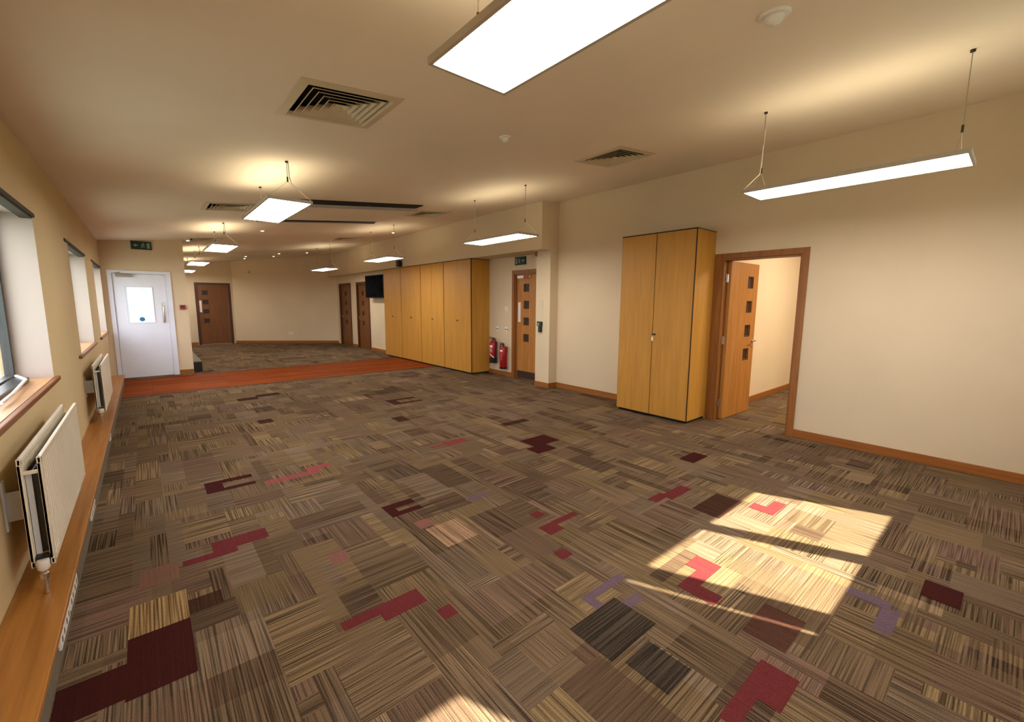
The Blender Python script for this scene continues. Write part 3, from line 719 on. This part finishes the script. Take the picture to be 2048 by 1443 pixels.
# ------------------------------------------------------------ ceiling raft with dark shadow gaps
x0, x1 = 1.45, 3.50; xm = (x0 + x1) / 2
t = empty('ceiling_raft', (xm, 7.12, cz(xm)), (0, TILT, 0), label='flat pale ceiling panel with dark slots at its near and far edges', cat='ceiling panel')
h = (x1 - x0) / 2
MB().box(-h, h, -0.60, 0.66, -0.050, -0.018, bev=0.002).build('raft_panel', M['ceiling'], t)
B(-h, h - 0.03, -0.86, -0.61, -0.012, -0.001).build('shadow_slot', M['dark'], t)
B(-h, h - 0.13, 0.662, 0.86, -0.049, -0.001).build('shadow_slot', M['dark'], t)
B(-h, h + 0.02, -0.615, -0.600, -0.058, -0.016).build('near_lip', M['reveal'], t)
B(-h, h - 0.10, 0.862, 0.885, -0.060, -0.001).build('far_lip', M['reveal'], t)

# ------------------------------------------------------------ detectors and downlights
def detector(x, y, r, label):
    d = empty('smoke_detector', (x, y, cz(x)), (0, TILT, 0), label=label, cat='detector')
    MB().lathe([(0, -0.012), (r * 0.9, -0.012), (r, -0.004), (r, 0.0)], 28).build('base_plate', M['plastic'], d, smooth=True)
    MB().lathe([(0, -0.048), (r * 0.28, -0.046), (r * 0.50, -0.034), (r * 0.62, -0.0125)], 24).build('sensor_head', M['plastic'], d, smooth=True)
detector(2.474, 0.945, 0.072, 'round detector on the ceiling between the two nearest pendant lights')
detector(2.474, 3.03, 0.050, 'small round detector on the ceiling between the two nearest vents')
DL = [(0.80, 11.30, 'downlight just past the corner of the white door wall'), (1.85, 9.6, 'small downlight beyond the third left row pendant'),
      (2.72, 17.2, 'left one of the paired downlights at far ceiling edge'), (2.60, 16.2, 'downlight nearest in the far left downlight pair'),
      (3.46, 16.5, 'lower downlight of the middle far pair'), (3.39, 15.4, 'upper downlight of the middle far pair'),
      (4.19, 15.3, 'downlight alone right of the far pairs'), (4.62, 9.8, 'small downlight close to the bulkhead above the cupboards')]
for x, y, lb in DL:
    d = empty('downlight', (x, y, cz(x)), (0, TILT, 0), label=lb, cat='light', group='small round downlights in the far ceiling')
    MB().lathe([(0.042, -0.006), (0.048, -0.003), (0.048, 0)], 20).build('trim_ring', M['plastic'], d, smooth=True)
    MB().lathe([(0.0, -0.020), (0.018, -0.017), (0.030, -0.0065)], 16).build('lamp', M['bulb'], d, smooth=True)

# ------------------------------------------------------------ exit signs
def pictogram(mb, k, mir=1):
    """running figure, door and arrow drawn in (u,w), emitted through k(u,w,du,dw) boxes; unit = sign height 1, width 2"""
    def q(pts): mb.prism([(mir * u, w) for u, w in pts], *k)
    q([(0.52, -0.36), (0.86, -0.36), (0.86, 0.36), (0.52, 0.36)])                       # doorway
    return q
def exit_sign(loc, rotz, label, mir):
    s = empty('exit_sign', loc, (0, 0, rotz), label=label, cat='exit sign')
    B(-0.155, 0.155, -0.022, 0, -0.077, 0.077, bev=0.003).build('sign_panel', M['green'], s)
    k = (-0.0245, -0.0215); H = 0.075
    def poly(mb, pts): mb.prism([(mir * u * H, w * H) for u, w in pts], *k, axis='y')
    mb = MB(); poly(mb, [(1.12, -0.72), (1.72, -0.72), (1.72, 0.66), (1.12, 0.66)]); mb.build('doorway_symbol', M['symbol'], s)
    mb = MB()
    mb.lathe([(0.012, k[0]), (0.012, k[1])], 14, (mir * 0.42 * H, 0, 0.52 * H), 'y')
    poly(mb, [(0.12, 0.30), (0.48, 0.32), (0.40, -0.12), (0.16, -0.16)])
    poly(mb, [(0.18, -0.10), (0.40, -0.10), (0.72, -0.42), (0.62, -0.54)])
    poly(mb, [(0.16, -0.08), (0.36, -0.16), (0.10, -0.66), (-0.14, -0.66), (-0.14, -0.56), (0.02, -0.54)])
    poly(mb, [(0.44, 0.26), (0.80, 0.02), (0.74, -0.06), (0.40, 0.10)]); poly(mb, [(0.14, 0.28), (-0.14, 0.06), (-0.06, -0.02), (0.18, 0.14)])
    mb.build('running_figure', M['symbol'], s)
    mb = MB()
    poly(mb, [(-1.62, -0.02), (-1.08, 0.44), (-1.08, 0.14), (-0.62, 0.14), (-0.62, -0.18), (-1.08, -0.18), (-1.08, -0.48)])
    mb.build('arrow', M['symbol'], s)
exit_sign((0.055, YD - 0.001, 2.575), 0, 'green exit sign above the white door', 1)
exit_sign((XN - 0.001, 6.435, 2.325), -PI / 2, 'green exit sign above the recessed oak door', -1)

# ------------------------------------------------------------ call point, door release, speaker, tv, sockets
t = empty('call_point', (0.61, YD - 0.001, 1.385), label='small dark red fire call point beside the white door', cat='call point')
B(-0.048, 0.048, -0.045, 0, -0.048, 0.048, bev=0.004).build('case', M['maroon'], t)
B(-0.030, 0.030, -0.048, -0.0455, -0.014, 0.026).build('push_window', M['edge'], t)
t = empty('door_release', (XP, 5.60, 1.09), label='dark green and black door release unit on the pilaster', cat='door release')
B(-0.045, 0, -0.055, 0.055, 0.02, 0.095, bev=0.004).build('case', M['green'], t)
B(-0.048, -0.0455, -0.01, 0.045, 0.035, 0.070).build('button_window', M['symbol'], t)
B(-0.050, 0, -0.045, 0.015, -0.095, 0.018, bev=0.004).build('lower_unit', M['black'], t)
t = empty('notice_strip', (XP, 5.585, 1.41), label='narrow white notice strip pinned above the green door release', cat='notice')
B(-0.004, 0, -0.036, 0.036, -0.16, 0.16).build('card', M['vent'], t)
mb = MB()
for k in range(9): mb.box(-0.0048, -0.0038, -0.022, 0.010 + 0.012 * ((k * 7) % 3 - 1), -0.13 + k * 0.022, -0.122 + k * 0.022)
mb.build('printed_lines', M['rad_inner'], t)
t = empty('motion_sensor', (5.30, 5.62, 2.42), label='small beige sensor hanging under the bulkhead end', cat='sensor')
B(-0.03, 0.03, -0.03, 0.03, -0.012, 0).build('base_plate', M['vent'], t)
B(-0.018, 0.018, -0.018, 0.018, -0.10, -0.0125, bev=0.005).build('sensor_body', M['nosing'], t)
t = empty('speaker', (XB - 0.001, 10.60, 2.50), label='small black speaker on the bulkhead above the cupboards', cat='speaker')
B(-0.13, -0.03, -0.07, 0.07, -0.075, 0.085, bev=0.01).build('case', M['black'], t)
MB().lathe([(0.045, -0.1315), (0.045, -0.134), (0.02, -0.132)], 20, (0, 0, 0), 'x').build('cone_grille', M['grey'], t)
B(-0.03, 0, -0.02, 0.02, -0.03, 0.03).build('mount', M['black'], t)

t = empty('television', (5.22, 12.42, 1.965), label='flat black television on a wall arm beyond the cupboards', cat='television')
B(-0.02, 0.03, -0.655, 0.655, -0.335, 0.335, bev=0.006).build('casing', M['black'], t)
mt, nt, b = new_mat('screen_glass'); b.inputs['Base Color'].default_value = (0.006, 0.006, 0.007, 1); b.inputs['Roughness'].default_value = 0.5; b.inputs['Specular IOR Level'].default_value = 0.0
_n = N(nt, 'ShaderNodeTexNoise'); _r = ramp(nt, [(0.4, (0.005, 0.005, 0.006)), (0.6, (0.008, 0.008, 0.009))]); nt.links.new(_n.outputs['Fac'], _r.inputs['Fac']); nt.links.new(_r.outputs['Color'], b.inputs['Base Color'])
B(-0.0215, -0.0195, -0.635, 0.635, -0.315, 0.315).build('screen', mt, t)
MB().box(0.03, 0.20, -0.04, 0.04, -0.03, 0.03).box(0.185, 0.20, -0.15, 0.15, -0.12, 0.12).build('wall_arm', M['black'], t)

def plate(name, loc, rotz, w, h, label, cat, sw=False):
    s = empty(name, loc, (0, 0, rotz), label=label, cat=cat)
    B(-w / 2, w / 2, -0.009, 0, -h / 2, h / 2, bev=0.002).build('faceplate', M['plastic'], s)
    if sw: B(-0.012, 0.012, -0.013, -0.0095, -0.018, 0.018, bev=0.002).build('rocker_switch', M['label'], s)
    else:
        for c in ([-w / 4, w / 4] if w > 0.1 else [0]): B(c - 0.015, c + 0.015, -0.0100, -0.0088, -0.020, 0.010).build('outlet_slot', M['socket_hole'], s)
plate('wall_socket', (XN - 0.001, 7.16, 0.975), -PI / 2, 0.11, 0.085, 'wall socket nearer the cupboards, above the extinguishers', 'socket')
plate('wall_socket', (XN - 0.001, 6.86, 0.975), -PI / 2, 0.11, 0.085, 'wall socket nearer the recessed door, above the extinguishers', 'socket')
plate('light_switch', (XN - 0.001, 6.87, 1.395), -PI / 2, 0.085, 0.085, 'small white light switch left of the recessed oak door', 'light switch', True)
a_ = math.atan2(16.28 - 18.46, XQ + 0.02 - 2.47)
d_ = Vector((math.cos(a_), math.sin(a_), 0)); nrm = Vector((math.sin(a_), -math.cos(a_), 0))
p_ = Vector((2.47, 18.46, 0)) + d_ * 1.95 + nrm * 0.001
plate('wall_socket', (p_.x, p_.y, 0.36), a_, 0.15, 0.085, 'white double socket low on the angled far wall', 'socket')
p_ = Vector((2.47, 18.46, 0)) + d_ * 0.62 + nrm * 0.001
t = empty('wall_sensor', (p_.x, p_.y, 2.55), (0, 0, a_), label='small beige sensor high on the angled far wall', cat='sensor')
B(-0.045, 0.045, -0.035, 0, -0.06, 0.06, bev=0.01).build('case', M['vent'], t)
MB().lathe([(0.022, -0.0355), (0.018, -0.048), (0, -0.052)], 16, (0, 0, -0.01), 'y').build('lens', M['nosing'], t, smooth=True)

# ------------------------------------------------------------ fire extinguishers
def extinguisher(loc, label, striped):
    e = empty('fire_extinguisher', loc, label=label, cat='extinguisher', group='red fire extinguishers on the recess wall')
    r = 0.078
    MB().lathe([(0, 0), (r * 0.9, 0), (r, 0.012), (r, 0.40), (r * 0.85, 0.44), (r * 0.45, 0.468), (0.022, 0.475), (0.022, 0.49)], 28).build('cylinder', M['red'], e, smooth=True)
    MB().lathe([(r + 0.002, -0.002), (r + 0.003, 0.0), (r + 0.003, 0.035 if not striped else 0.11), (r + 0.001, 0.036 if not striped else 0.112)], 28).build('base_ring', M['black'], e, smooth=True)
    mb = MB(); mb.lathe([(0.020, 0.49), (0.020, 0.515)], 14).box(-0.10, 0.02, -0.012, 0.012, 0.512, 0.522).box(-0.09, 0.02, -0.009, 0.009, 0.492, 0.500)
    mb.prism([(-0.10, 0.540), (0.0, 0.522), (0.0, 0.530), (-0.10, 0.552)], -0.011, 0.011, 'y')
    mb.build('valve_lever', M['black'], e)
    MB().tube([(0.0, 0.015, 0.505), (0.0, 0.06, 0.515), (-0.01, 0.098, 0.45), (-0.015, 0.100, 0.30), (-0.015, 0.094, 0.16)] if not striped else
              [(0.0, -0.015, 0.505), (0.0, -0.06, 0.515), (-0.01, -0.098, 0.45), (-0.015, -0.100, 0.28), (-0.015, -0.096, 0.10)], 0.011, 8).build('hose', M['black'], e, smooth=True)
    # curved paper label on the side facing the room
    def band(z0, z1, a0, a1, rr, name, m, skew=0.0):
        bm_ = bmesh.new(); n = 10; lo = []; hi = []
        for i in range(n + 1):
            a = a0 + (a1 - a0) * i / n; s = skew * i / n
            lo.append(bm_.verts.new((-rr * math.cos(a), rr * math.sin(a), z0 + s))); hi.append(bm_.verts.new((-rr * math.cos(a), rr * math.sin(a), z1 + s)))
        for i in range(n): bm_.faces.new((lo[i], lo[i + 1], hi[i + 1], hi[i]))
        k = MB(); k.bm = bm_; k.build(name, m, e)
    if striped:
        band(0.33, 0.37, -0.7, 0.5, r + 0.0015, 'label_heading', M['label'])
        for z in (0.29, 0.26, 0.23): band(z, z + 0.010, -0.6, 0.4, r + 0.0015, 'label_text', M['label'])
        band(0.10, 0.13, -1.1, 0.4, r + 0.004, 'label_stripe', M['label'], 0.09)
    else:
        band(0.36, 0.39, -0.6, 0.2, r + 0.0015, 'label_heading', M['label'])
        for z in (0.31, 0.27, 0.23, 0.19): band(z, z + 0.012, -0.5, 0.2, r + 0.0015, 'label_text', plain('faded_label', (0.55, 0.16, 0.15), 0.5) if z == 0.31 else bpy.data.materials['faded_label'])
    MB().box(0.079, XN - loc[0], -0.02, 0.02, 0.30, 0.44).box(0.079, 0.084, -0.03, 0.03, 0.30, 0.44).build('wall_bracket', M['black'], e)
extinguisher((XN - 0.088, 7.20, 0.255), 'left fire extinguisher with white diagonal label stripe, beside the cupboard', True)
extinguisher((XN - 0.088, 6.86, 0.165), 'right fire extinguisher, hung lower beside the oak door frame', False)

# ------------------------------------------------------------ lights and world
sd = bpy.data.lights.new('sun', 'SUN'); sd.energy = 25.0; sd.angle = math.radians(0.6); sd.color = (1.0, 0.93, 0.74)
so = bpy.data.objects.new('sun', sd); col.objects.link(so)
dv = Vector((-0.426, 1.0, -1.05 * math.hypot(0.426, 1.0) * 1.0)).normalized()
so.rotation_euler = dv.to_track_quat('-Z', 'Y').to_euler(); so.location = (2, -4, 6)
ld = bpy.data.lights.new('next_room_lamp', 'AREA'); ld.shape = 'RECTANGLE'; ld.size = 1.2; ld.size_y = 0.8; ld.energy = 75; ld.color = (1.0, 0.86, 0.66)
lo_ = bpy.data.objects.new('next_room_lamp', ld); col.objects.link(lo_); lo_.location = (7.6, 0.9, 2.86)

w = bpy.data.worlds.new('world'); bpy.context.scene.world = w; w.use_nodes = True; nt = w.node_tree
bg = nt.nodes['Background']; bg.inputs['Strength'].default_value = 5.6
g = N(nt, 'ShaderNodeNewGeometry'); sx = N(nt, 'ShaderNodeSeparateXYZ'); mr = N(nt, 'ShaderNodeMapRange')
mr.inputs[1].default_value = -0.15; mr.inputs[2].default_value = 0.25
nt.links.new(g.outputs['Incoming'], sx.inputs[0])
ng = N(nt, 'ShaderNodeMath', operation='MULTIPLY'); ng.inputs[1].default_value = -1
nt.links.new(sx.outputs['Z'], ng.inputs[0]); nt.links.new(ng.outputs[0], mr.inputs[0])
r = ramp(nt, [(0.0, (0.30, 0.34, 0.28)), (0.5, (0.90, 0.90, 0.90)), (1.0, (0.86, 0.91, 1.0))])
nt.links.new(mr.outputs[0], r.inputs['Fac']); nt.links.new(r.outputs['Color'], bg.inputs['Color'])

# ------------------------------------------------------------ camera
f_px, yaw, pitch, roll, hcam = 862.608, 0.7033, 0.1339, 0.006, 1.5141
F = Vector((math.sin(yaw) * math.cos(pitch), math.cos(yaw) * math.cos(pitch), -math.sin(pitch)))
Rv = Vector((math.cos(yaw), -math.sin(yaw), 0)); Uv = Rv.cross(F)
R2 = Rv * math.cos(roll) + Uv * math.sin(roll); U2 = -Rv * math.sin(roll) + Uv * math.cos(roll)
cd = bpy.data.cameras.new('camera'); cam = bpy.data.objects.new('camera', cd); col.objects.link(cam)
cd.sensor_fit = 'HORIZONTAL'; cd.sensor_width = 36.0; cd.lens = 36.0 * f_px / 2048.0; cd.clip_start = 0.05; cd.clip_end = 200
mw = Matrix((R2, U2, -F)).transposed().to_4x4(); mw.translation = (0, 0, hcam)
cam.matrix_world = mw
sc = bpy.context.scene; sc.camera = cam
sc.view_settings.view_transform = 'Standard'; sc.view_settings.look = 'None'
sc.view_settings.exposure = 0.74; sc.view_settings.gamma = 1.0
sc.cycles.max_bounces = 8; sc.cycles.diffuse_bounces = 5; sc.cycles.sample_clamp_indirect = 4.0
sc.cycles.use_denoising = True
